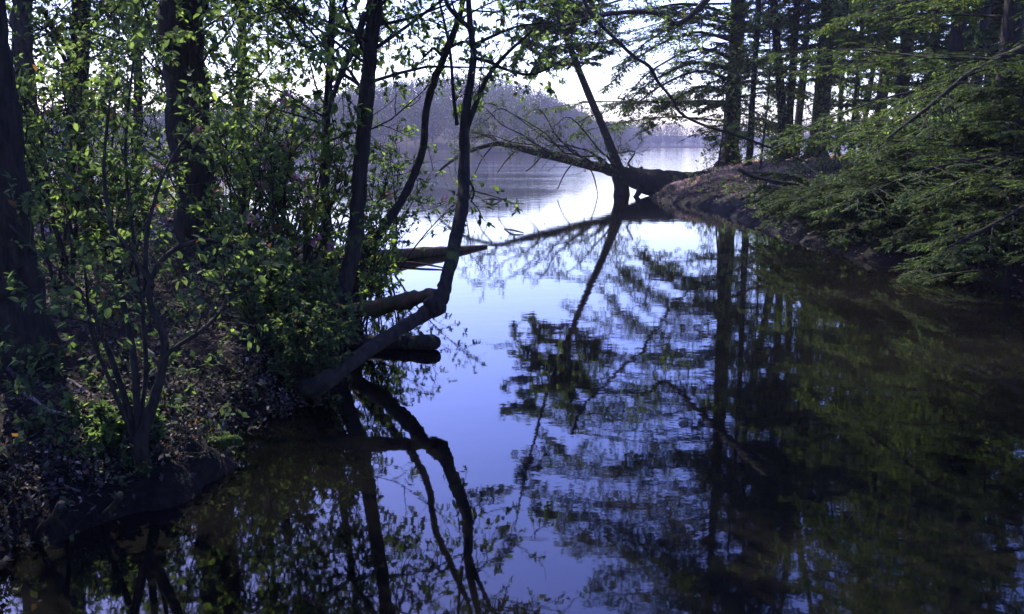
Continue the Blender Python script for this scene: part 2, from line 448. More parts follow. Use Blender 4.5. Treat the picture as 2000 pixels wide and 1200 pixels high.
# ------------------------------------------------------------------ far wood across the lake (one mass)
def far_forest():
    mb = MB()
    def batch(n, xr, fr, hmean):
        x = rng.uniform(*xr, n); y0 = rng.uniform(*fr, n)
        base = farshore(x, np.full(n, 300.))[0]
        y = 300 - base + y0
        base2, _ = farshore(x, y); y = y - base2 + y0
        z = height(x, y)
        hh = hmean * rng.uniform(.8, 1.12, n)
        kind = rng.choice(3, n, p=[.36, .58, .06])
        P = np.stack([np.stack([x, y, z - .3], -1), np.stack([x + rng.normal(0, .3, n), y, z + hh * .5], -1), np.stack([x + rng.normal(0, .5, n), y, z + hh * .65], -1)], 1)
        mb.tubes(P, .09, .03, 4, 1)
        for kd, m, cnt in ((0, 0, 220), (1, 1, 340), (2, 2, 200)):
            s_ = np.where(kind == kd)[0]; M = len(s_) * cnt
            idx = np.repeat(s_, cnt)
            u = rng.random(M); th = rng.uniform(0, 2 * math.pi, M)
            lo = .05 if kd == 2 else .12
            t = lo + (1 - lo) * u
            rad = hh[idx] * (.36 * np.sin(np.clip((t - lo) / (1 - lo), 0, 1) * math.pi) ** .6 + .04) if kd != 2 else hh[idx] * .2 * (1.05 - t)
            r = rad * rng.random(M) ** .5
            p = np.stack([x[idx] + r * np.cos(th), y[idx] + r * np.sin(th), z[idx] + hh[idx] * t], -1)
            if kd == 1:
                D = unit(np.stack([np.cos(th) * .9, np.sin(th) * .9, .7 * np.ones(M)], -1) + rng.normal(0, .4, (M, 3)))
                mb.leaves(p, D, rng.normal(0, 1, (M, 3)), rng.uniform(.3, .65, M), rng.uniform(.06, .12, M), np.full(M, 1), simple=True)
            else:
                mb.leaves(p, rng.normal(0, 1, (M, 3)), rng.normal(0, 1, (M, 3)), rng.uniform(.35, .8, M), rng.uniform(.12, .26, M), np.full(M, 0 if kd == 0 else 2), simple=True)
    batch(160, (-190, 40), (0, 12), 9)
    batch(1300, (-190, 60), (8, 170), 9)
    batch(330, (20, 330), (0, 25), 11)
    batch(250, (20, 330), (20, 60), 14)
    o = mb.build('far_forest', FG + [BARKG], smooth=False)
    tag(o, 'hazy spring wood of bare and green trees on the far shore', 'forest', kind='stuff')
far_forest()

# ------------------------------------------------------------------ tree makers
def woody(root, name, P, R, mat_, sides=12, lump=.12, label=None):
    b = MB(); b.tube(P, R, sides, 0, lump)
    o = b.build(name, [mat_], root)
    if label: o['label'] = label
    return o
def ground_path(L, flare=1.5, n=5):
    """trunk given top-down in pixels; its foot is carried down into the ground"""
    P, R = ppath(L, n)
    P, R = P[::-1], R[::-1]
    x, y, z = P[0]
    g = gz(x, y)
    if z > g:
        d = P[0] - P[1]; d = d / max(.3, abs(d[2])); k = z - g
        foot = P[0] + d * min(k, 1.0) * .3; foot[2] = g
        mid = (P[0] * .4 + foot * .6); 
        P = np.vstack([foot - [0, 0, .25], foot, mid, P]); R = np.concatenate([[R[0] * flare * 1.15, R[0] * flare, R[0] * (1 + (flare - 1) * .35)], R])
    return P, R
def upcurve(P, R, tops):
    return np.vstack([P, tops[:, :3]]), np.concatenate([R, tops[:, 3]])

def decid(name, label, path, top, crown, mats=BARK, leafsize=.075, mix=(4, 4, 1.5, .1), branches=(), group=None, seed_limbs=None, flare=1.5, cat='tree', simple=False):
    """path: pixel path top-down (the part in view); top: extra (dx,dy,z,r) points above relative to first point"""
    P, R = ground_path(path, flare)
    if top:
        T = np.array([[P[-1][0] + a, P[-1][1] + b, c, d] for a, b, c, d in top])
        C = catmull(np.vstack([np.append(P[-1], R[-1]), T]), 5)[1:]
        P = np.vstack([P, C[:, :3]]); R = np.concatenate([R, C[:, 3]])
    root = thing(name, label, cat, (P[1][0], P[1][1], max(0, gz(P[1][0], P[1][1]))), group)
    woody(root, 'trunk', P + rng.normal(0, 1, P.shape) * R[:, None] * .07, R, mats, 14, .2)
    cr = MB(); tw_all = []
    for br in branches:
        BP, BR = ppath(br, 5)
        woody(root, 'branch', BP, BR, mats, 8, .08)
        tw_all.append(resamp(BP, 8))
    zmin, n, L, up, n2, L2, n3, L3, nl = crown
    tz = P[:, 2]; t0 = np.searchsorted(np.maximum.accumulate(tz), zmin) / (len(P) - 1)
    t0 = min(t0, .95)
    base = resamp(P, 24)[None]
    limbs = spawn(base, n, t0, L, (45, 80), (0, 0, up), .12, 8, shrink=.45)
    if len(limbs): cr.tubes(limbs, .008 + L * .004, .003, 5)
    allc = np.concatenate([limbs] + [b[None] for b in tw_all]) if tw_all else limbs
    leafy(cr, allc, n2, L2, n3, L3, nl, leafsize, mix, simple)
    cr.build('crown', [mats] + LEAF[1:], root)
    return root
def resamp(P, k):
    s = np.linspace(0, len(P) - 1, k); i = np.minimum(s.astype(int), len(P) - 2); f = (s - i)[:, None]
    return P[i] * (1 - f) + P[i + 1] * f
def leafy(cr, limbs, n2, L2, n3, L3, nl, size, mix, simple=False):
    a = spawn(limbs, n2, .2, L2, (30, 70), (0, 0, .15), .18, 5)
    cr.tubes(a, .006, .003, 4)
    b = spawn(a, n3, .15, L3, (30, 75), (0, 0, -.1), .2, 4)
    cr.tubes(b, .0028, .0015, 3)
    broadleaf(cr, b, nl, size, mix, simple=simple)
    broadleaf(cr, a, max(1, nl // 2), size, mix, simple=simple, tmin=.4)

def shrub(name, label, x, y, h, spread, stems=7, size=.06, mix=(4, 4, 1.5, .2), lean=(0, 0), blossoms=0, dens=1.0, group=None, z=None, cat='shrub', simple=False):
    g = gz(x, y) if z is None else z
    root = thing(name, label, cat, (x, y, g), group)
    st = []
    for k in range(stems):
        th = rng.uniform(0, 2 * math.pi); s = spread * rng.uniform(.35, 1)
        hh = h * rng.uniform(.7, 1.05)
        e = np.array([x + s * math.cos(th) + lean[0], y + s * math.sin(th) + lean[1], g + hh])
        b = np.array([x + rng.normal(0, .08), y + rng.normal(0, .08), g - .08])
        m1 = b * .62 + e * .38 + rng.normal(0, .07 * h, 3) * .6 + [0, 0, .10 * h]
        C = catmull([b, m1, e], 5); st.append(resamp(C, 8))
    st = np.array(st)
    sb = MB(); sb.tubes(st, .012 + .004 * h, .004, 6)
    for k in range(len(st)): pass
    fo = MB()
    sub = spawn(st, int(5 * dens) + 1, .25, h * .38, (25, 60), (0, 0, .2), .15, 8)
    sb.tubes(sub, .007, .003, 4)
    sb.build('stems', [BARK], root)
    a = spawn(np.concatenate([sub, st]), int(6 * dens), .2, h * .16, (30, 75), (0, 0, .1), .2, 4)
    fo.tubes(a, .003, .0015, 3)
    broadleaf(fo, a, int(9 * dens), size, mix, simple=simple)
    fo.build('foliage', LEAF, root)
    if blossoms:
        bl = MB(); tips = a[rng.choice(len(a), blossoms), -1]
        p = np.repeat(tips, 14, 0) + rng.normal(0, .03, (blossoms * 14, 3))
        bl.leaves(p, rng.normal(0, 1, p.shape), rng.normal(0, 1, p.shape), .05, .018, np.zeros(len(p), int), simple=True)
        bl.build('blossoms', [PINK], root)
    return root

def hemlock(name, label, base, h, trunk, r0, n, L, low, size, nb=10, nn=7, mix=(4, 4, 1.2), droop=-.25, group=None, fork=None, mats=BARK, parts=(), width=.16, asym=None, cat='tree', nn0=None, flare=1.5):
    """trunk: list of (x,y,z,r) or None for straight"""
    x, y = base; g = gz(x, y)
    if trunk is None:
        trunk = [(x, y, g - .3, r0 * flare * 1.2), (x, y, g + .1, r0 * flare), (x, y, g + .9, r0), (x + rng.normal(0, .1), y, g + h * .4, r0 * .75), (x + rng.normal(0, .2), y, g + h * .75, r0 * .4), (x, y, g + h, .02)]
    C = catmull(trunk, 6); P, R = C[:, :3], np.maximum(C[:, 3], .012)
    root = thing(name, label, cat, (x, y, max(g, 0)), group)
    woody(root, 'trunk', P, R, mats, 14, .14)
    cr = MB()
    base_c = resamp(P, 30)[None]
    t0 = np.interp(g + low, P[:, 2], np.linspace(0, 1, len(P)))
    limbs = []
    tt = t0 + (1 - t0) * (np.arange(n) + rng.random(n)) / n
    for t in tt:
        f = t * (len(P) - 1); i = min(int(f), len(P) - 2); p = P[i] + (P[i + 1] - P[i]) * (f - i)
        th = rng.uniform(0, 2 * math.pi)
        ll = L * (1 - .62 * ((t - t0) / (1 - t0)) ** 1.8) * rng.uniform(.6, 1.15)
        d = np.array([math.cos(th), math.sin(th), rng.uniform(-.05, .35)])
        if asym is not None: ll *= 1 + asym[2] * (d[0] * asym[0] + d[1] * asym[1])
        q = [p]; 
        for k in range(9):
            d = unit(d + np.array([0, 0, droop / 8]) + rng.normal(0, .05, 3)); q.append(q[-1] + d * ll / 9)
        limbs.append(q)
    limbs = np.array(limbs)
    for br in parts:
        BP, BR = br
        woody(root, 'branch', BP, BR, mats, 8, .08)
        limbs = np.concatenate([limbs, resamp(BP, 10)[None]])
    hemfoliage(cr, limbs, L, nb, nn, size, mix, width)
    cr.build('crown', [mats] + HEM[1:], root)
    return root
def hemfoliage(cr, limbs, L, nb, nn, size, mix, width=.16, r0=None):
    cr.tubes(limbs, (.006 * L + .008) if r0 is None else r0, .004, 4)
    a = spawn(limbs, nb, .12, L * .30, (40, 70), (0, 0, -.15), .10, 5, planar=True, shrink=.65)
    cr.tubes(a, .008, .003, 3)
    b = spawn(a, 5, .1, L * .10, (35, 60), (0, 0, -.2), .10, 3, planar=True, shrink=.5)
    needles(cr, b, nn, size, mix, width=width)
    needles(cr, a, nn, size, mix, width=width)

# ================================================================== LEFT BANK
# tall trees
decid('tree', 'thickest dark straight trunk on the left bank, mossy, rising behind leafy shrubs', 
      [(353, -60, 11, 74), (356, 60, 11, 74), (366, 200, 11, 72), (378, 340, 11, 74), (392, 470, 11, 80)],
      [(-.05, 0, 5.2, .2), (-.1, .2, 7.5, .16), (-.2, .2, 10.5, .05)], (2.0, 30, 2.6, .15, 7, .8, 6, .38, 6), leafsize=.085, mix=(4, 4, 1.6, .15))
decid('tree', 'dark slim trunk leaning gently over the water just left of the open lake view',
      [(736, -60, 8.7, 25.1), (731, 20, 8.7, 26.8), (722, 120, 8.7, 27.5), (713, 230, 8.65, 28.4), (703, 340, 8.6, 29.3), (696, 440, 8.5, 30.1), (682, 520, 8.4, 31.7), (655, 610, 8.3, 38.5), (622, 690, 8.3, 50.2)],
      [(.1, 0, 4.6, .08), (.1, .1, 6.5, .055), (0, .1, 8.5, .02)], (2.3, 34, 2.8, .15, 7, .8, 6, .34, 8), leafsize=.07, mix=(3, 4, 1.6, .1),
      branches=[[(714, 25, 8.7, 13), (692, 90, 8.6, 13), (668, 140, 8.5, 12), (652, 185, 8.4, 9), (640, 225, 8.3, 6)]])
# the leaning one, with its elbow and its fan of thin limbs
def leaning_tree():
    root = decid('leaning_tree', 'slender dark tree reaching out over the water with a sharp knobbly elbow',
      [(913, -60, 8.5, 9.6), (917, 40, 8.4, 11.1), (925, 105, 8.3, 12.5), (916, 180, 8.2, 15.5), (907, 250, 8.15, 18.4), (906, 320, 8.1, 21.4), (904, 390, 7.9, 23.6), (893, 450, 7.7, 25.8),
       (883, 505, 7.5, 25.2), (868, 560, 7.38, 27.9), (861, 583, 7.36, 30.6), (846, 602, 7.36, 30.6), (800, 632, 7.12, 25.2), (745, 668, 6.85, 27.0), (690, 705, 6.6, 30.6), (640, 742, 6.45, 36.0), (612, 756, 6.5, 37.8), (592, 752, 6.8, 39.6)],
      [(0, .1, 4.3, .03), (.1, .2, 5.6, .02), (0, .3, 6.8, .01)], (3.3, 12, 1.2, .3, 5, .5, 4, .25, 6), leafsize=.055, mix=(3, 4, 2, .1), flare=1.1,
      branches=[[(907, 262, 8.15, 13), (925, 215, 8.15, 11), (950, 155, 8.1, 9), (985, 110, 8.0, 7), (1040, 60, 7.9, 4)],
                [(893, 245, 8.1, 8), (886, 190, 8.05, 7), (880, 110, 8.0, 6), (868, 45, 7.9, 5), (850, -30, 7.9, 4)],
                [(923, 60, 8.35, 10), (895, 35, 8.3, 9), (872, 5, 8.25, 8), (858, -60, 8.2, 6)],
                [(922, 112, 8.3, 8), (958, 122, 8.3, 7), (985, 135, 8.2, 6), (1035, 146, 8.1, 5), (1085, 128, 8.0, 3)],
                [(921, 90, 8.3, 7), (960, 72, 8.4, 6), (1010, 52, 8.5, 4), (1060, 45, 8.6, 3)],
                [(905, 330, 8.05, 5), (925, 372, 8.0, 4), (920, 395, 8.0, 3)]])
    # burl at the elbow
    b = MB(); P, R = ppath([(836, 602, 7.36, 34), (851, 598, 7.33, 46), (862, 592, 7.30, 34), (866, 590, 7.3, 14)], 3); b.tube(P, R, 12, 0, .25)
    b.build('burl', [BARK], root)
leaning_tree()
decid('tree', 'thin crooked sapling trunk slanting down left behind the leaning tree',
      [(915, -60, 9.6, 8.0), (903, 10, 9.6, 9.6), (886, 65, 9.6, 12.0), (866, 115, 9.6, 12.8), (846, 165, 9.6, 14.4), (832, 220, 9.6, 14.4), (826, 290, 9.6, 14.4), (811, 335, 9.6, 15.2), (788, 385, 9.5, 16.0), (752, 440, 9.4, 17.6), (718, 490, 9.3, 20.8), (690, 535, 9.2, 24.0)],
      [(.1, 0, 5.2, .03), (.2, .1, 6.8, .01)], (3.2, 12, 1.1, .3, 5, .5, 4, .25, 6), leafsize=.05, mix=(2, 4, 2, .1), flare=1.1,
      branches=[[(866, 112, 9.6, 7), (848, 95, 9.6, 6), (838, 102, 9.6, 5), (822, 118, 9.6, 3)],
                [(870, 98, 9.6, 6), (905, 82, 9.6, 5), (925, 96, 9.6, 4), (950, 120, 9.6, 3)]])
decid('tree', 'narrow upright trunk in the shrubs between the two dark leafy trees',
      [(652, -60, 10.5, 12), (646, 100, 10.5, 13), (638, 230, 10.5, 15), (634, 360, 10.5, 18), (640, 480, 10.5, 22)],
      [(0, 0, 4.6, .035), (.1, .1, 6.5, .01)], (1.9, 26, 1.6, .25, 7, .6, 5, .3, 7), leafsize=.065, mix=(3, 4, 2, .1), flare=1.2)
decid('tree', 'straight trunk with green growth, second from the left edge, against bright sky',
      [(40, -60, 16, 30), (44, 60, 16, 31), (52, 180, 16, 32), (70, 320, 16, 34), (82, 400, 16, 38)],
      [(-.1, 0, 7.5, .12), (-.2, .2, 11, .03)], (2.4, 38, 2.8, .15, 7, .9, 6, .38, 7), mats=BARKG, leafsize=.09, mix=(3, 4, 1.6, .1))
decid('tree', 'straight trunk with a broad shoulder, between the left edge trees and the thickest trunk',
      [(158, -60, 17, 28), (157, 60, 17, 30), (153, 130, 17, 34), (152, 240, 17, 32), (150, 390, 17, 36)],
      [(-.1, 0, 7.5, .12), (-.2, .2, 11.5, .03)], (2.4, 38, 2.8, .15, 7, .9, 6, .38, 7), leafsize=.09, mix=(3, 4, 1.6, .1),
      branches=[[(150, 135, 17, 14), (128, 90, 17, 11), (105, 60, 17, 9), (85, 20, 17, 7)], [(142, 150, 17, 8), (118, 100, 17, 6), (92, 60, 16.8, 5)]])
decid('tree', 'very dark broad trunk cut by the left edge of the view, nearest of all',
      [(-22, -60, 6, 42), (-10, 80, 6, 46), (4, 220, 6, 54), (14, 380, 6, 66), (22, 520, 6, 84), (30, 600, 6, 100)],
      [(-.1, 0, 4.2, .08), (0, .8, 7, .05), (.3, 1.6, 9.5, .02)], (4.3, 46, 2.6, .2, 7, .8, 6, .34, 8), leafsize=.07, mix=(4, 3, .8, .1), flare=1.35)  # high crown enlarged out of view to shade the bank below
decid('tree', 'faint slim trunk far back on the left bank, left of the thickest trunk',
      [(262, -60, 20, 14), (266, 60, 20, 15), (270, 200, 20, 16), (268, 330, 20, 18), (270, 385, 20, 20)],
      [(0, 0, 8.5, .05), (0, .2, 11, .02)], (2.4, 38, 2.6, .15, 8, .8, 6, .36, 7), leafsize=.09, mix=(2, 4, 2, .1), mats=BARKG)
decid('tree', 'faint slim trunk far back on the left bank, right of the thickest trunk',
      [(470, -60, 19, 14), (474, 60, 19, 15), (468, 200, 19, 16), (476, 330, 19, 18), (474, 400, 19, 20)],
      [(0, 0, 8, .05), (0, .2, 10.5, .02)], (2.4, 38, 2.6, .15, 8, .8, 6, .36, 7), leafsize=.09, mix=(2, 4, 2, .1))
# shrubs : (px, distance, height, spread, stems, leaf size, mix, blossoms, label)
def sh(px, D, h, spread, stems, size, mix, bl, label, lean=(0, 0), dens=1.0, name='shrub', simple=False):
    x = at(px, 400, D)[0]
    return shrub(name, label, x, D, h, spread, stems, size, mix, lean, bl, dens, simple=simple)
sh(110, 8.2, 2.0, .8, 8, .06, (3, 5, 1.4, .1), 0, 'leafy shrub filling the gap beside the broad dark trunk at the left edge')
sh(215, 12, 2.6, 1.0, 10, .075, (3, 4, 2.2, .3), 0, 'tall yellow-green shrub standing left of the thickest trunk', dens=.8)
sh(215, 8.6, 1.5, .7, 7, .06, (3.5, 5, 1.4, .1), 0, 'dark green shrub low in front and left of the thickest trunk')
sh(475, 8.4, 1.8, .75, 7, .06, (4, 4, 1.8, .1), 5, 'bushy shrub with fresh green tips just right of the thickest trunk foot')
sh(480, 12.5, 2.4, 1.1, 9, .07, (3, 5, 1.4, .1), 2, 'tall dark shrub behind and right of the thickest trunk')
sh(560, 8.8, 1.9, .8, 9, .06, (3, 4, 2.6, .4), 14, 'pink-flowering shrub between the thickest trunk and the bank edge', dens=1.1)
sh(600, 11.2, 2.2, 1.1, 9, .065, (3, 5, 1.4, .1), 0, 'dense dark shrub behind the pink-flowering one', dens=.7)
sh(560, 15, 2.4, 1.3, 9, .08, (3, 4, 1.5, .1), 0, 'tall shrub at the back of the point, half hidden by the dark one', dens=.7)
sh(20, 12, 2.2, 1.2, 9, .07, (4, 4, 1, .3), 0, 'tall shrub seen between the two trunks nearest the left edge', dens=.7)
sh(120, 14, 2.3, 1.3, 9, .08, (4, 4, 1.4, .3), 0, 'tall shrub behind the leafy one, below the shouldered trunk', dens=.7)
sh(380, 16, 2.6, 1.4, 9, .085, (3, 4, 1.8, .2), 0, 'pale green shrub far back, straight behind the thickest trunk', dens=.7)
sh(690, 9.3, 1.3, .55, 7, .055, (3, 4, 2.6, .1), 1, 'low bright-leaved shrub at the very edge of the bank, by the leaning dark trunk', dens=1.1)
sh(735, 13.4, 2.1, .9, 9, .06, (3, 5, 1.4, .1), 4, 'shrub with mauve flowers leaning out over the half-sunk log', lean=(.55, 0), dens=1.1)
sh(500, 7.2, .8, .55, 8, .05, (5, 3, .5, .3), 0, 'knee-high dark shrub on the bank slope above the water')
sh(590, 7.6, .7, .45, 7, .05, (5, 3, .6, .3), 0, 'low dark shrub tucked beside the foot of the leaning tree')
sh(592, 6.75, .75, .5, 9, .045, (6, 2, .1, .2), 0, 'dark low shrub hiding the foot of the leaning tree with the elbow', dens=1.2)

# the spindly many-stemmed shrub close to the camera
def spindly():
    stems = [[(262, 858, 4.7, 13), (240, 765, 4.75, 11), (195, 645, 4.85, 9), (150, 560, 5.0, 7), (70, 490, 5.2, 5), (20, 440, 5.3, 4)],
             [(270, 858, 4.7, 15), (262, 705, 4.8, 12), (240, 590, 4.9, 10), (215, 430, 5.0, 8), (203, 330, 5.1, 6), (215, 190, 5.2, 4)],
             [(276, 855, 4.7, 22), (306, 765, 4.7, 18), (322, 670, 4.75, 15), (290, 575, 4.8, 11), (325, 500, 4.9, 9), (395, 470, 5.0, 7), (460, 482, 5.1, 5)],
             [(280, 855, 4.7, 12), (300, 800, 4.7, 11), (322, 700, 4.7, 9), (395, 645, 4.8, 8), (435, 600, 4.9, 6), (480, 500, 5, 4)],
             [(262, 860, 4.7, 9), (215, 745, 4.65, 7), (180, 655, 4.6, 6), (165, 520, 4.6, 4)],
             [(300, 560, 4.8, 8), (240, 470, 5.0, 6), (200, 420, 5.2, 5), (120, 330, 5.4, 4)],
             [(283, 570, 4.85, 9), (290, 440, 5.0, 7), (330, 320, 5.2, 5), (400, 220, 5.4, 4)],
             [(268, 858, 4.7, 10), (285, 700, 4.9, 8), (262, 480, 5.1, 6), (245, 300, 5.4, 5), (260, 120, 5.5, 4)]]
    b = onz(270, 858, .35)
    root = thing('shrub', 'spindly many-stemmed shrub near the water with curving bare lower stems', 'shrub', (b[0], b[1], gz(b[0], b[1])))
    paths = []
    for s_ in stems:
        P, R = ppath(s_, 5)
        if s_[0][1] > 800:
            P = np.vstack([[P[0][0], P[0][1], gz(P[0][0], P[0][1]) - .1], P]); R = np.concatenate([R[:1] * 1.2, R])
        woody(root, 'stem', P, R, BARK, 8, .2)
        paths.append(resamp(P, 10))
    fo = MB(); paths = np.array(paths)
    a = spawn(paths, 9, .48, .45, (30, 70), (0, 0, .2), .18, 5); fo.tubes(a, .004, .002, 4)
    b = spawn(a, 5, .2, .2, (30, 75), (0, 0, 0), .2, 4); fo.tubes(b, .002, .001, 3)
    broadleaf(fo, b, 4, .05, (6, 2.4, .3, .1)); fo.build('foliage', LEAF, root)
spindly()
# taller trees added on the left bank outside the view to shade it
def shade_tree(name, label, x, y, h, r, n, L, low, leafsize=.09, group=None):
    g = gz(x, y)
    T = [(x, y, g - .2, r * 1.5), (x, y, g + .3, r * 1.2), (x, y, g + 1.5, r), (x + .1, y, g + h * .6, r * .7), (x, y + .1, g + h, .03)]
    C = catmull(T, 6); root = thing(name, label, 'tree', (x, y, g), group)
    woody(root, 'trunk', C[:, :3], C[:, 3], BARK, 12, .12)
    base = resamp(C[:, :3], 24)[None]; cr = MB()
    limbs = spawn(base, n, low / h, L, (50, 85), (0, 0, .2), .12, 8, shrink=.5); cr.tubes(limbs, .03, .005, 5)
    leafy(cr, limbs, 8, 1.0, 5, .4, 7, leafsize, (4, 4, 1.4, .1))
    cr.build('crown', [BARK] + LEAF[1:], root)
shade_tree('tree', 'leafy tree added for shade just outside the left edge of the view', -7.2, 8.2, 11, .2, 46, 4.2, 5.0, .12)
shade_tree('tree', 'leafy tree added for shade on the bank beside the camera, left of the view', -5.6, .4, 11, .18, 60, 3.9, 4.6, .12)
shade_tree('tree', 'leafy tree added for shade behind the first left-hand tree outside the view', -11, 13.5, 11, .22, 26, 3.4, 4.0)

# logs
def log(name, label, L, m, sides=12, lump=.16, knob=None, group=None, parts=(), cat='log', n=5):
    P, R = ppath(L, n)
    c = P[len(P) // 2]
    root = thing(name, label, cat, (c[0], c[1], max(0., c[2])), group)
    b = MB(); b.tube(P, R, sides, 0, lump)
    if knob is not None:
        KP, KR = ppath(knob, 3); b.tube(KP, KR, 8, 0, .2)
    b.build('trunk', [m], root)
    for q in parts:
        BP, BR = ppath(q, 4); b = MB(); b.tube(BP, BR, 6, 0, .1); b.build('branch', [m], root)
    return root
log('log', 'reddish mossy log running from the bank to the elbow of the leaning tree',
    [(636, 630, 8.7, 32), (670, 613, 8.6, 36), (705, 605, 8.45, 30), (735, 601, 8.3, 34), (765, 594, 8.1, 28), (795, 588, 7.85, 31), (820, 580, 7.65, 25), (852, 574, 7.42, 24)], BARKM, lump=.34)
def ow(px, py, z, wpx):  # on the water
    p = onz(px, py, z); return (px, py, p[1], wpx)
log('log', 'short dark floating log with a blunt knobbly end under the leaning trunk',
    [ow(630, 668, .06, 24), ow(690, 667, .06, 26), ow(750, 668, .06, 27), ow(800, 670, .06, 29), ow(835, 669, .07, 33), ow(848, 669, .07, 30), ow(853, 668, .07, 20)], BARK, lump=.2,
    knob=[ow(826, 664, .1, 12), ow(824, 655, .13, 10), ow(822, 650, .14, 7)])
log('log', 'long half-sunk log lying on the water from the point out to a thin tip',
    [ow(620, 528, .12, 34), ow(700, 508, .10, 28), ow(780, 498, .09, 25), ow(860, 491, .06, 19), ow(910, 486, .03, 12), ow(950, 481, .02, 6)], BARKM, lump=.2,
    parts=[[ow(760, 515, .02, 5), ow(800, 513, .05, 5), ow(850, 520, .03, 4), ow(875, 526, .01, 3)]])
log('stump', 'broken dark stub slanting up out of the water by the half-sunk log',
    [(735, 452, 15.2, 26), (722, 470, 15.1, 26), (706, 492, 15.0, 30), (698, 505, 15, 34)], BARK, cat='stump')
log('root', 'thick dark root arching from the leaning tree into the water',
    [(600, 738, 8.3, 60), (632, 748, 8.1, 46), (655, 742, 8.0, 34), (672, 736, 7.95, 22)], BARK, cat='root')
log('root', 'dark root hugging the bank edge left of the leaning tree foot',
    [(660, 620, 8.9, 26), (640, 660, 8.6, 34), (625, 700, 8.4, 40), (590, 745, 8.1, 44), (560, 775, 7.9, 30)], BARK, cat='root')

# sticks lying about on the left bank
def stick(label, pts, wpx, m=STICK, z=.02, cat='stick'):
    A = []
    for k, (px, py) in enumerate(pts):
        # march along the ray until it meets the ground
        d = ray(px, py); t = 1.5
        for _ in range(600):
            p = np.array([0, 0, H]) + d * t
            if p[2] <= gz(p[0], p[1]) + z: break
            t += .03
        A.append((px, py, p[1], wpx * (1 - .5 * k / (len(pts) - 1))))
    P, R = ppath(A, 4); c = P[len(P) // 2]
    root = thing('fallen_stick', label, cat, c)
    b = MB(); b.tube(P, R, 7, 0, .2); b.build('wood', [m], root)
stick('pale bent stick on the dark bank below the spindly shrub', [(130, 742), (150, 752), (178, 772)], 8)
stick('tangle of pinkish dead wood at the lower left', [(45, 765), (90, 800), (130, 812), (180, 845)], 9)
stick('short pale bark piece left of the spindly shrub stems', [(255, 668), (280, 680), (300, 694)], 12)
stick('thin pale stick right at the foot of the spindly shrub', [(295, 842), (320, 840), (345, 838)], 9)
stick('long pale branch curving among the shrubs above the bank', [(330, 655), (375, 648), (415, 628)], 6)
stick('grey branch lying toward the left edge', [(5, 700), (25, 730), (60, 740)], 12, BARKG)
stick('thin reddish stick on top of the bank among the shrubs', [(580, 530), (610, 535), (640, 548)], 6)

log('root', 'knotty root snaking along the water line below the moss cushion',
    [ow(455, 872, .03, 10), ow(430, 893, .07, 14), ow(395, 915, .05, 11), ow(360, 938, .09, 13), ow(320, 962, .04, 9), ow(290, 978, .0, 6)], BARK, lump=.3, cat='root')
log('root', 'thin dark root dipping into the water at the lower left',
    [ow(235, 965, .30, 12), ow(225, 985, .22, 11), ow(205, 1003, .10, 9), ow(200, 1020, .0, 7), ow(198, 1032, -.06, 5)], BARK, lump=.3, cat='root')
log('root', 'forked root hanging from the dark bank above the lowest water',
    [ow(120, 985, .36, 14), ow(105, 1010, .26, 12), ow(80, 1030, .12, 10), ow(70, 1050, .0, 8)], BARK, lump=.3, cat='root', parts=[[ow(105, 1010, .26, 8), ow(125, 1030, .12, 7), ow(130, 1045, .0, 5)]])
log('snag', 'small dark snag breaking the surface of the open lake', [ow(940, 391, .0, 3), ow(955, 389, .10, 5), ow(968, 390, .08, 4), ow(980, 391, .0, 2)], BARK, cat='snag')
log('snag', 'thin floating twig left of the leaning trunk reflection', [ow(985, 447, .01, 2), ow(1002, 450, .05, 4), ow(1022, 455, .02, 2)], BARK, cat='snag')

# moss cushions at the water's edge
def moss(label, px, py, s):
    d = ray(px, py); t = 1.5
    while True:
        p = np.array([0, 0, H]) + d * t
        if p[2] <= gz(p[0], p[1]): break
        t += .02
    u = rng.normal(0, 1, (5200, 3)); u[:, 2] = np.abs(u[:, 2]); u = unit(u)
    lump = 1 + .35 * np.sin(u[:, 0] * 5 + px) * np.cos(u[:, 1] * 6)
    q = p + u * s * lump[:, None] * [1.3, 1, .5]
    b = MB(); b.leaves(q, unit(u + rng.normal(0, .5, u.shape)), rng.normal(0, 1, u.shape), .014, .005, rng.choice(3, len(q), p=[.9, .06, .04]), simple=True)
    tag(b.build('moss_cushion', [LD, LM, HB]), label, 'moss')
moss('rounded yellow-green moss cushion on the bank lip at the water', 425, 868, .10)
sh(190, 4.9, .28, .25, 7, .05, (4, 4, .4, 0), 0, 'small bright-leaved seedling at the foot of the spindly shrub', name='seedling')

# ================================================================== RIGHT BANK
def px2(px, D): return at(px, 400, D)[0]
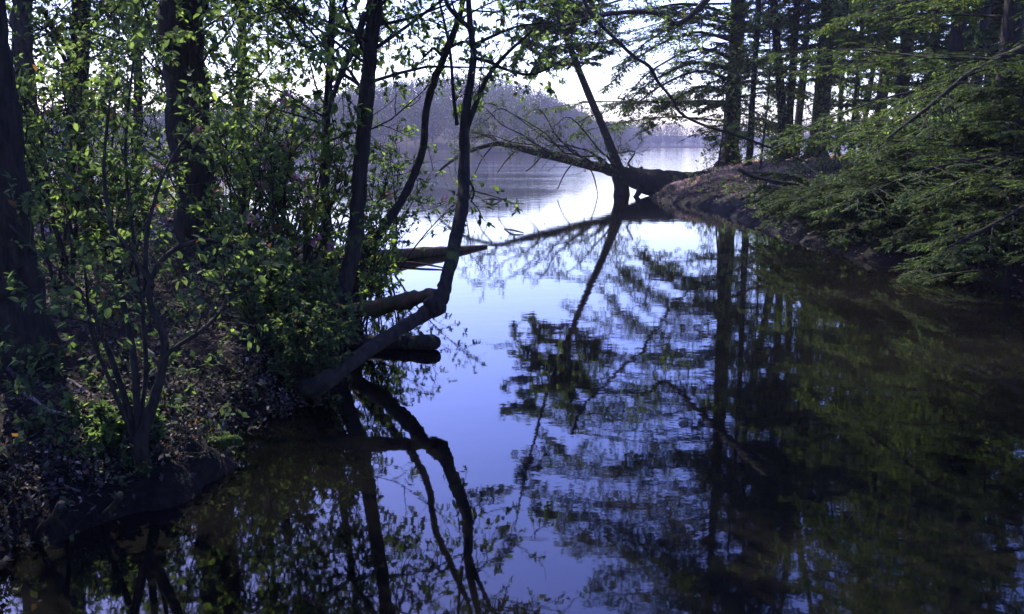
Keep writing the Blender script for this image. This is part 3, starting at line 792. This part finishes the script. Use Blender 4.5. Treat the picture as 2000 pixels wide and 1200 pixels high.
# hemlock on the mound
def tk(px0, D, hh, r0, r1, leanpx=0, flare=1.7):
    x = px2(px0, D); g = gz(x, D)
    return [(x - .15, D, g - .4, r0 * flare * 1.2), (x, D, g + .05, r0 * flare), (x + .05, D, g + .6, r0 * 1.15), (x + .05, D, g + 2, r0), (x + .1 + leanpx, D, g + hh * .45, r0 * .8), (x + leanpx, D, g + hh * .75, r0 * .5), (x + leanpx * 1.3, D, g + hh, r1)], (x, D)
t, b = tk(1420, 37.5, 21, .33, .05)
hx, hy = b; hl = []
for zz, rx, dy, dz in [(4.0, 3.6, -.6, -1.3), (4.6, 4.6, -1.2, -1.5), (5.0, 4.2, 1.0, -1.2), (6.2, 5.2, -.4, -1.8), (6.8, 4.6, .8, -1.6), (5.5, 4.6, -1, -1.6), (7.2, 6.6, -1.5, -1.2), (8.6, 6.0, 1.5, -.6), (10.2, 8.6, -1, -.9), (11.6, 7.0, -2, .2), (12.8, 8.8, 0, -.6), (14, 7.0, 1, .4), (15.2, 6.6, -1, .8), (16.6, 5, 0, 1.2), (8.0, 7.4, .4, -1.4), (9.4, 7.8, -.6, -1.0), (11, 8.8, 1.0, -1.0), (12.2, 6.0, 1.6, 0), (13.4, 8.2, -1.4, -.2), (14.8, 7.8, .6, .2), (17.6, 5.6, -.5, 1.0)]:
    A = catmull([(hx, hy, zz, .11), (hx - rx * .35, hy + dy * .4, zz + .5 + dz * .1, .08), (hx - rx * .75, hy + dy * .8, zz + .3 + dz * .5, .05), (hx - rx, hy + dy, zz + dz, .015)], 5)
    hl.append((A[:, :3], A[:, 3] * .7))
hemlock('hemlock', 'flared dark trunk alone on the tip of the mound with wide feathery boughs', b, 21, t, .42, 86, 6.6, 1.7, .17, nb=24, nn=11, mix=(4, 3.6, 1.2), asym=(-1, -.3, .45), droop=-.3, parts=hl)
t, b = tk(1457, 33, 15, .11, .02, flare=1.2)
hemlock('hemlock', 'pole-thin trunk standing just right of the flared one on the mound', b, 15, t, .11, 36, 2.6, 2.3, .2, nb=11, nn=8, mix=(3, 3, 1.5))
t, b = tk(1514, 34, 18, .165, .03, -.5, 1.3)
t[4] = (t[4][0] - .3, *t[4][1:])
hemlock('hemlock', 'left one of the close pair of leaning trunks right of the mound', b, 18, t, .19, 46, 3.4, 3.0, .2, nb=12, nn=8, mix=(3, 4, 2.4))
t, b = tk(1530, 35, 17, .15, .03, .0, 1.3)
hemlock('hemlock', 'right one of the close pair of trunks, with fresh green sprigs at its foot', b, 17, t, .17, 42, 3.2, 2.8, .2, nb=11, nn=8, mix=(2, 4, 3))
# tall tree with the fork
D = 36; x = px2(1588, D); g = gz(x, D)
fk = lambda dx, dz, r: (x + dx, D, g + dz, r)
parts = []
for sgn, tgt in ((-1, (-2.2, 19)), (-1, (-4.2, 16.5)), (1, (1.6, 19.5)), (1, (3.8, 16)), (-1, (-.6, 21))):
    A = catmull([fk(0, 12.0, .2), fk(tgt[0] * .35, 12.0 + (tgt[1] - 12.0) * .4, .14), fk(tgt[0] * .75, 12.0 + (tgt[1] - 12.0) * .75, .09), fk(tgt[0], tgt[1], .03)], 5)
    parts.append((A[:, :3], A[:, 3]))
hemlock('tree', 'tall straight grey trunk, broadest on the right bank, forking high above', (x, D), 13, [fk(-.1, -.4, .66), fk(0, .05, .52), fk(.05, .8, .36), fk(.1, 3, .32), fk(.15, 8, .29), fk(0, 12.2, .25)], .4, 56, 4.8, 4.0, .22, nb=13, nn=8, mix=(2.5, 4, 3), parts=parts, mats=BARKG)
# young trees lit from the lake side, fresh green between the trunks
for px, D, hh, low, n, lab in [(1482, 31.5, 6.5, 1.6, 26, 'young yellow-green tree in front of the trunk pair on the mound'),
        (1552, 32.5, 8, 2.0, 32, 'young fresh-leaved tree between the trunk pair and the broad grey trunk'),
        (1650, 31, 9, 2.2, 36, 'young pale green tree just right of the broad grey trunk'),
        (1400, 36, 4.2, 1.2, 12, 'small yellow-green sapling tucked left of the flared trunk')]:
    x = px2(px, D); g = gz(x, D); C = catmull([(x, D, g - .2, .05), (x, D, g + .3, .04), (x + .15, D, g + hh * .5, .03), (x - .1, D, g + hh, .008)], 6)
    rt_ = thing('young_tree', lab, 'tree', (x, D, g)); woody(rt_, 'trunk', C[:, :3], C[:, 3], BARKG, 8, .1)
    c_ = MB(); lb = spawn(resamp(C[:, :3], 24)[None], n, low / hh, hh * .25, (45, 80), (0, 0, .15), .12, 8, shrink=.4); c_.tubes(lb, .012, .004, 4)
    leafy(c_, lb, 7, .7, 4, .35, 6, .09, (1, 4, 5, .1), True); c_.build('crown', [BARKG] + LEAF[1:], rt_)
# slim trunks further back
for k, (px, D, r, lab) in enumerate([(1627, 47, .13, 'thin dark trunk just right of the broad grey one, lake light beside it'),
      (1655, 50, .16, 'thin trunk, second in the row behind the sunlit path'),
      (1676, 46, .13, 'thin trunk, third in the row behind the sunlit path'),
      (1708, 52, .18, 'thin trunk, fourth in the row behind the sunlit path'),
      (1748, 48, .16, 'thin trunk, last before the hanging dark boughs begin'),
      (1800, 44, .2, 'dark trunk behind the hanging boughs, left part'),
      (1855, 40, .2, 'dark trunk behind the hanging boughs, middle part'),
      (1905, 36, .2, 'dark trunk behind the hanging boughs, above the leaf litter'),
      (1975, 33, .2, 'dark trunk behind the hanging boughs, near the right edge')]):
    t, b = tk(px, D, 17, r, .03, rng.normal(0, .3), 1.3)
    hemlock('background_tree', lab, b, 17, t, r, 30 if k < 4 else 44, 3.8, (4.6, 4.2, 4.6, 3.6, 3, 1.6, 1.4, 1.4, 1.4)[k], .28, nb=12, nn=8, mix=(3, 4, 2), group='slim trees at the back of the right bank', width=.2)
for px, D, hh, low, n, mix_, lab in [(1548, 44, 17, 4.2, 40, (1.5, 4, 3.5, .1), 'yellow-green broadleaf tree seen between the trunk pair and the broad grey trunk'),
        (1790, 36, 16, 2.6, 44, (2, 4, 2.5, .1), 'fresh green broadleaf tree behind the hemlock beside the sunlit path'),
        (1700, 42, 16, 3.2, 40, (2, 4, 3, .1), 'yellow-green broadleaf tree behind the sunlit path'),
        (1880, 30, 15, 1.5, 44, (3, 4, 2, .1), 'olive broadleaf tree among the hemlocks behind the leaf litter'),
        (2010, 24, 14, 1.2, 44, (3, 4, 1.5, .1), 'dark broadleaf tree at the right edge behind the near hemlock')]:
    x = px2(px, D); g = gz(x, D); C = catmull([(x, D, g - .3, .26), (x, D, g + .3, .2), (x + .2, D, g + hh * .5, .12), (x, D, g + hh, .02)], 6)
    rt_ = thing('tree', lab, 'tree', (x, D, g)); woody(rt_, 'trunk', C[:, :3], C[:, 3], BARKG, 10, .12)
    c_ = MB(); lb = spawn(resamp(C[:, :3], 24)[None], n, low / hh, 3.6, (45, 80), (0, 0, .25), .12, 8, shrink=.4); c_.tubes(lb, .03, .005, 5)
    leafy(c_, lb, 8, 1.1, 5, .5, 7, .13, mix_, True); c_.build('crown', [BARKG] + LEAF[1:], rt_)
# near hemlocks whose boughs fill the right side
def limbpath(L): return ppath(L, 5)
t, b = tk(2120, 12.5, 14, .26, .04, .1, 1.4)
hemlock('hemlock', 'big hemlock beyond the right edge whose dark limbs reach into the view', b, 14, t, .26, 74, 4.3, 1.0, .062, nb=24, nn=18, mix=(4.6, 3, .6), asym=(-1, .1, .3),
        parts=[limbpath([(2100, 40, 12.5, 26), (2000, 96, 12.4, 18), (1930, 128, 12.3, 13), (1885, 150, 12.2, 10), (1820, 205, 12.1, 8), (1745, 262, 12, 5), (1700, 300, 12, 3)]),
               limbpath([(2110, 250, 12.5, 20), (2010, 300, 12.6, 14), (1900, 345, 12.8, 9), (1800, 390, 13, 5)]),
               limbpath([(2110, 330, 12, 18), (2010, 400, 11.5, 12), (1920, 450, 11.2, 8), (1840, 490, 11, 5)])])
t, b = tk(1935, 20, 17, .22, .04, 0, 1.4)
hemlock('hemlock', 'hemlock rising from the leaf litter near the right edge', b, 17, t, .22, 66, 4.4, .9, .13, nb=16, nn=12, mix=(4, 3.6, 1.2), asym=(-.8, -.5, .3))
t, b = tk(1835, 26, 19, .22, .04, 0, 1.4)
hemlock('hemlock', 'hemlock with a dark crown left of the one in the leaf litter', b, 19, t, .22, 66, 4.6, 1.6, .16, nb=15, nn=11, mix=(4, 3.6, 1.4))
t, b = tk(1740, 31, 19, .2, .04, 0, 1.4)
hemlock('hemlock', 'olive-green hemlock just right of the sunlit path', b, 19, t, .2, 64, 4.0, 3.0, .18, nb=14, nn=10, mix=(2.5, 4, 3))
# young hemlocks at the water's edge, boughs almost touching the water
for px, D, hh, LL, lab in [(1640, 17.2, 1.1, 1.5, 'low hemlock boughs spreading over the water in front of the sunlit path'),
        (1760, 15.4, 1.7, 1.7, 'young dark hemlock overhanging the shadowed bank'),
        (1875, 14.4, 2.2, 1.7, 'young hemlock over the bank, right of the overhanging one'),
        (1985, 12.2, 3.2, 1.8, 'young hemlock drooping at the right edge above the water'),
        (1710, 16.4, 1.2, 1.5, 'young hemlock with boughs trailing between the low boughs and the overhanging one'),
        (1585, 19.2, .8, 1.2, 'young hemlock leaning over the water below the broad grey trunk'),
        (1815, 16.2, 1.9, 1.6, 'young hemlock standing back from the water among dark boughs'),
        (1930, 13.2, 2.6, 1.7, 'small hemlock trailing into the water near the right edge'),
        (1530, 22, .6, 1.0, 'spreading hemlock seedlings on the slope beside the mound')]:
    hemlock('young_hemlock', lab, (px2(px, D), D), hh, None, .035, 34, LL, .2, .050, nb=20, nn=18, mix=(5, 2.6, .5), asym=(-.4, -.8, .4), droop=-.55)
sh(1690, 22, 1.0, .9, 10, .06, (4, 4, 1, .3), 0, 'leafy shrub low on the right bank under the hemlocks', simple=True, dens=1.2)
sh(1830, 17.2, 1.9, 1.2, 12, .055, (4, 4, 1, .3), 0, 'leafy shrub beside the pinkish leaf litter', simple=True, dens=1.3, lean=(-.3, -.5))
sh(1950, 14.6, 2.2, 1.1, 12, .05, (4, 4, .8, .3), 0, 'dark leafy shrub at the right edge of the view', simple=True, dens=1.3, lean=(-.3, -.5))
sh(1520, 33.4, .9, .5, 7, .08, (1, 4, 3, .1), 0, 'fresh green sprout at the foot of the trunk pair', simple=True)

# the dead leaning trunk with a tuft at its top
P, R = ppath([(1075, -10, 31, 7), (1098, 50, 31.6, 10), (1116, 100, 32.2, 12), (1150, 185, 33.4, 14), (1180, 255, 34.3, 15), (1205, 320, 35.0, 19), (1216, 352, 35.3, 22)], 5)
P, R = P[::-1], R[::-1]
T = np.array([[P[-1][0] - .8, P[-1][1] - 1.0, 9.6, .05], [P[-1][0] - 1.2, P[-1][1] - 1.6, 11.6, .02]])
P, R = np.vstack([[P[0][0] + .1, P[0][1], -.4], P, T[:, :3]]), np.concatenate([R[:1] * 1.3, R, T[:, 3]])
root = thing('leaning_tree', 'grey half-dead trunk leaning left out of the water beyond the fallen log', 'tree', (P[0][0], P[0][1], 0))
woody(root, 'trunk', P, R, BARKG, 12, .1)
cr = MB(); base = resamp(P, 24)[None]
limbs = spawn(base, 46, .56, 2.6, (50, 85), (0, 0, -.15), .12, 9, shrink=.3)
hemfoliage(cr, limbs, 2.2, 13, 8, .2, (2, 4, 2), .16)
cr.build('crown', [BARKG] + HEM[1:], root)

# fallen tree across the water, with its fan of upswept limbs
def fallen_tree():
    P, R = ppath([(1440, 374, 32.5, 70), (1400, 374, 33, 74), (1350, 370, 33.6, 70), (1290, 360, 34.2, 56), (1240, 348, 34.8, 40), (1190, 332, 35.2, 22), (1130, 318, 35.4, 17), (1060, 300, 35.5, 17), (1010, 288, 35.5, 13),
                  (975, 281, 35.2, 10), (940, 288, 35, 8), (900, 303, 34.8, 7), (865, 328, 34.6, 5), (850, 345, 34.6, 3)], 5)
    c = P[12]
    root = thing('fallen_tree', 'long dark fallen tree reaching from the mound across the water, limbs fanning up', 'tree', (c[0], c[1], 0))
    b = MB(); b.tube(P, R, 12, 0, .14); b.build('trunk', [BARK], root)
    paths = []
    def br(L):
        BP, BR = ppath(L, 4); b = MB(); b.tube(BP, BR, 6, 0, .1); b.build('branch', [BARK], root); paths.append(resamp(BP, 9))
    for x0, y0, x1, y1, x2, y2, ww in [(1215, 338, 1190, 280, 1130, 225, 9), (1205, 335, 1160, 285, 1080, 235, 8), (1195, 332, 1130, 290, 1040, 262, 7), (1185, 330, 1110, 270, 1020, 215, 7),
              (1170, 328, 1080, 290, 985, 268, 6), (1150, 322, 1060, 262, 950, 222, 6), (1120, 315, 1040, 262, 930, 190, 5), (1080, 305, 1000, 275, 920, 262, 5), (1245, 347, 1225, 325, 1205, 285, 9),
              (1060, 300, 980, 240, 905, 205, 5), (1230, 345, 1150, 310, 1050, 285, 6), (975, 282, 930, 270, 880, 285, 5), (975, 282, 930, 255, 905, 240, 4)]:
        jx, jy = rng.normal(0, 9, 2); br([(x0, y0, 35.0, ww * .75), (x0 * .6 + x1 * .4, y0 * .6 + y1 * .4 - 8, 34.8, ww * .6), (x1 + jx, y1 + jy, 34.6 + rng.normal(0, .5), ww * .45), (x2 + 35, y2 + 6 - jy, 34.3, ww * .3), (x2, y2 + 14, 34.2 + rng.normal(0, .9), ww * .2)])
    br([(1252, 345, 34.7, 9), (1252, 332, 34.6, 8), (1254, 326, 34.6, 5)])
    br([(1250, 355, 34.5, 20), (1268, 345, 34.4, 24), (1285, 348, 34.4, 18)])
    br([(1255, 360, 34.4, 16), (1248, 376, 34.0, 12), (1236, 392, 33.6, 8)])
    br([(1200, 345, 34.9, 12), (1205, 365, 34.8, 12), (1203, 384, 34.7, 12)])
    for x0, y0 in [(1120, 318), (1060, 302), (1010, 292), (960, 288), (915, 300), (1150, 325)]:   # dead twigs hanging to the water
        dx = rng.uniform(-25, 15); br([(x0, y0, 35, 3), (x0 + dx, y0 + 22, 34.9, 2.5), (x0 + dx * 1.8, y0 + 30 + rng.uniform(0, 30), 34.8, 2)])
    cr = MB(); L = np.array(paths[:13])
    a = spawn(L, 12, .1, .8, (25, 60), (0, 0, -.05), .12, 5); cr.tubes(a, .010, .004, 3)
    bb = spawn(a, 6, .1, .35, (30, 60), (0, 0, 0), .12, 3)
    cr.tubes(bb, .006, .003, 3)
    needles(cr, bb, 6, .10, (4, 4, 2), width=.22)
    tp = resamp(P[30:], 20)[None]
    a = spawn(tp, 22, .05, .9, (50, 90), (0, 0, -.6), .15, 5); cr.tubes(a, .01, .004, 3); needles(cr, a, 8, .12, (4, 2, .5), width=.2)
    cr.build('crown', [BARK] + HEM[1:], root)
fallen_tree()
# vine and hanging thread
P, R = ppath([(1128, -40, 24, 7), (1150, 22, 24, 7), (1195, 70, 24.5, 7), (1240, 112, 25, 7), (1268, 130, 25.5, 7), (1285, 160, 26, 6), (1310, 190, 26.5, 5.5), (1330, 222, 27, 5.5), (1375, 245, 28, 5), (1430, 262, 29, 5), (1480, 280, 30, 5), (1535, 300, 31, 4), (1600, 330, 32, 4)], 5)
vr = thing('vine', 'long bare vine swooping down from the upper middle to the right bank', 'vine', P[-1])
b = MB(); b.tube(P, R, 6, 0, .1); b.build('stem', [BARK], vr)
cr = MB(); a = spawn(resamp(P, 30)[None], 14, .05, .5, (30, 70), (0, 0, -.3), .15, 4); cr.tubes(a, .006, .003, 3); broadleaf(cr, a, 5, .08, (2, 4, 2, .1), simple=True); cr.build('foliage', LEAF, vr)
# bough coming in from above, top middle (belongs to a tall tree rooted on the right bank, out of view)
P, R = ppath([(1560, -160, 27, 20), (1420, -40, 27, 14), (1330, 45, 27, 10), (1280, 25, 27, 9), (1190, 28, 27, 7), (1100, 50, 27, 5)], 5)
rt = thing('overhanging_bough', 'leafy bough arching in from the top over the bright gap in the trees', 'bough', P[0])
b = MB(); b.tube(P, R, 8, 0, .1); b.build('branch', [BARK], rt)
cr = MB(); L = spawn(resamp(P, 20)[None], 22, .2, 2.0, (30, 75), (0, 0, .05), .14, 8, tmax=1); cr.tubes(L, .014, .004, 4); leafy(cr, L, 6, .6, 4, .3, 5, .09, (3, 4, 2, .1), True)
cr.build('foliage', LEAF, rt)

# fallen limbs on the right bank
stick('thin bare limb lying down the slope in front of the trunk pair', [(1440, 330), (1470, 345), (1500, 352), (1560, 362)], 8, BARK, .1)
stick('pale curved stick in front of the broad grey trunk', [(1568, 318), (1585, 332), (1612, 348)], 4, STICK, .1)
stick('pale log lying in the leaf litter near the right edge', [(1890, 388), (1940, 372), (1990, 362)], 9, STICK, .05)
stick('short pale stick on the slope at the waterline', [(1500, 360), (1540, 368), (1580, 366)], 5, STICK, .1)

def undergrowth(label, poly_, n, xr, yr, hh, size, mats, mix, dmin=.1, dmax=99, name='undergrowth', nl=6, up=1.0):
    x = rng.uniform(*xr, n * 4); y = rng.uniform(*yr, n * 4)
    sd_ = sdist(poly_, x, y); k = (sd_ > dmin) & (sd_ < dmax) & (vnoise(x, y, 1.0, 4) + rng.uniform(-.3, .3, len(x)) > -.12); x, y = x[k][:n], y[k][:n]; M = len(x)
    p0 = np.stack([x, y, height(x, y) - .02], -1)
    st = np.empty((M, 4, 3)); st[:, 0] = p0; d = unit(rng.normal(0, .45, (M, 3)) + [0, 0, up]); Ls = hh * rng.uniform(.35, 1.2, M)[:, None]
    for q in range(1, 4):
        st[:, q] = st[:, q - 1] + d * Ls / 3; d = unit(d + rng.normal(0, .2, (M, 3)))
    b = MB(); b.tubes(st, .003, .0012, 3)
    a = spawn(st, 3, .3, hh * .4, (30, 70), (0, 0, 0), .2, 4); b.tubes(a, .002, .001, 3)
    broadleaf(b, a, nl, size, mix, simple=True, spread=1.1)
    tag(b.build(name, mats), label, name.replace('_', ' '), kind='stuff')
undergrowth('low tangled plants and twigs covering the near left bank', LEFT, 1500, (-8, -.9), (2.6, 13), .38, .05, LEAF, (8, .8, 0, .3))
undergrowth('dark tangle of rootlets and dead twigs fringing the near left bank', LEFT, 3800, (-5, -.8), (3.2, 9), .20, .035, [BARK, BARKG, STICK, LD, LO], (5, .5, 1.0, .3), dmin=-.06, dmax=.55, name='root_tangle', nl=2, up=.35)
undergrowth('low tangled plants at the back of the left bank', LEFT, 500, (-15, -1.5), (13, 30), .6, .08, LEAF, (4, 4, .8, .4))
undergrowth('low green plants over the shaded right bank', RIGHT, 3000, (5, 24), (9, 32), .45, .07, LEAF, (4, 4, .6, .2))

# leaf litter : nobody could count it
def litter(label, poly_, n, xr, yr, size, tan=((.16, .11, .085), (.26, .18, .15)), pr=(.42, .34, .18, .06), dmin=.1):
    x = rng.uniform(*xr, n * 3); y = rng.uniform(*yr, n * 3)
    ok = (sdist(poly_, x, y) > dmin); x, y = x[ok][:n], y[ok][:n]
    p = np.stack([x, y, height(x, y) + .015], -1); M = len(p)
    b = MB(); b.leaves(p, unit(rng.normal(0, 1, (M, 3)) * [1, 1, .35]), unit(rng.normal(0, .45, (M, 3)) + [0, 0, 1]), size * rng.uniform(.5, 1.2, M), size * .28, rng.choice(4, M, p=list(pr)), simple=True, curl=-.25)
    tag(b.build('leaf_litter', [plain('litter_dark', (.02, .013, .009), (.05, .032, .022)), plain('litter_brown', (.06, .038, .026), (.11, .07, .05)), plain('litter_tan', *tan), LD]), label, 'leaf litter', kind='stuff')
litter('dead brown leaves covering the near left bank', LEFT, 42000, (-9, -.8), (2.5, 14), .045, pr=(.72, .23, .03, .02), dmin=-.02)
litter('pinkish dead leaves on the back of the left bank', LEFT, 24000, (-16, -1.5), (13, 34), .10, tan=((.34, .20, .20), (.52, .34, .34)), pr=(.2, .3, .46, .04))
litter('dead leaves strewn over the right bank', RIGHT, 40000, (4, 26), (8, 42), .075, tan=((.30, .18, .15), (.50, .33, .27)), pr=(.30, .30, .34, .06))

# ================================================================== air
b = MB(); x0, x1, y0, y1, z0, z1 = -700, 700, -60, 900, -3, 60
V = [(x0, y0, z0), (x1, y0, z0), (x1, y1, z0), (x0, y1, z0), (x0, y0, z1), (x1, y0, z1), (x1, y1, z1), (x0, y1, z1)]
b.add(V, [(0, 3, 2, 1), (4, 5, 6, 7), (0, 1, 5, 4), (1, 2, 6, 5), (2, 3, 7, 6), (3, 0, 4, 7)])
hm, hn, hout = mat('haze_air')
pv = nd(hn, 'ShaderNodeVolumePrincipled'); pv.inputs['Color'].default_value = (.66, .68, 1.0, 1)
pv.inputs['Density'].default_value = .0004; pv.inputs['Anisotropy'].default_value = .3
hn.links.new(pv.outputs[0], hout.inputs['Volume'])
tag(b.build('haze', [hm], smooth=False), None, None, kind='stuff')
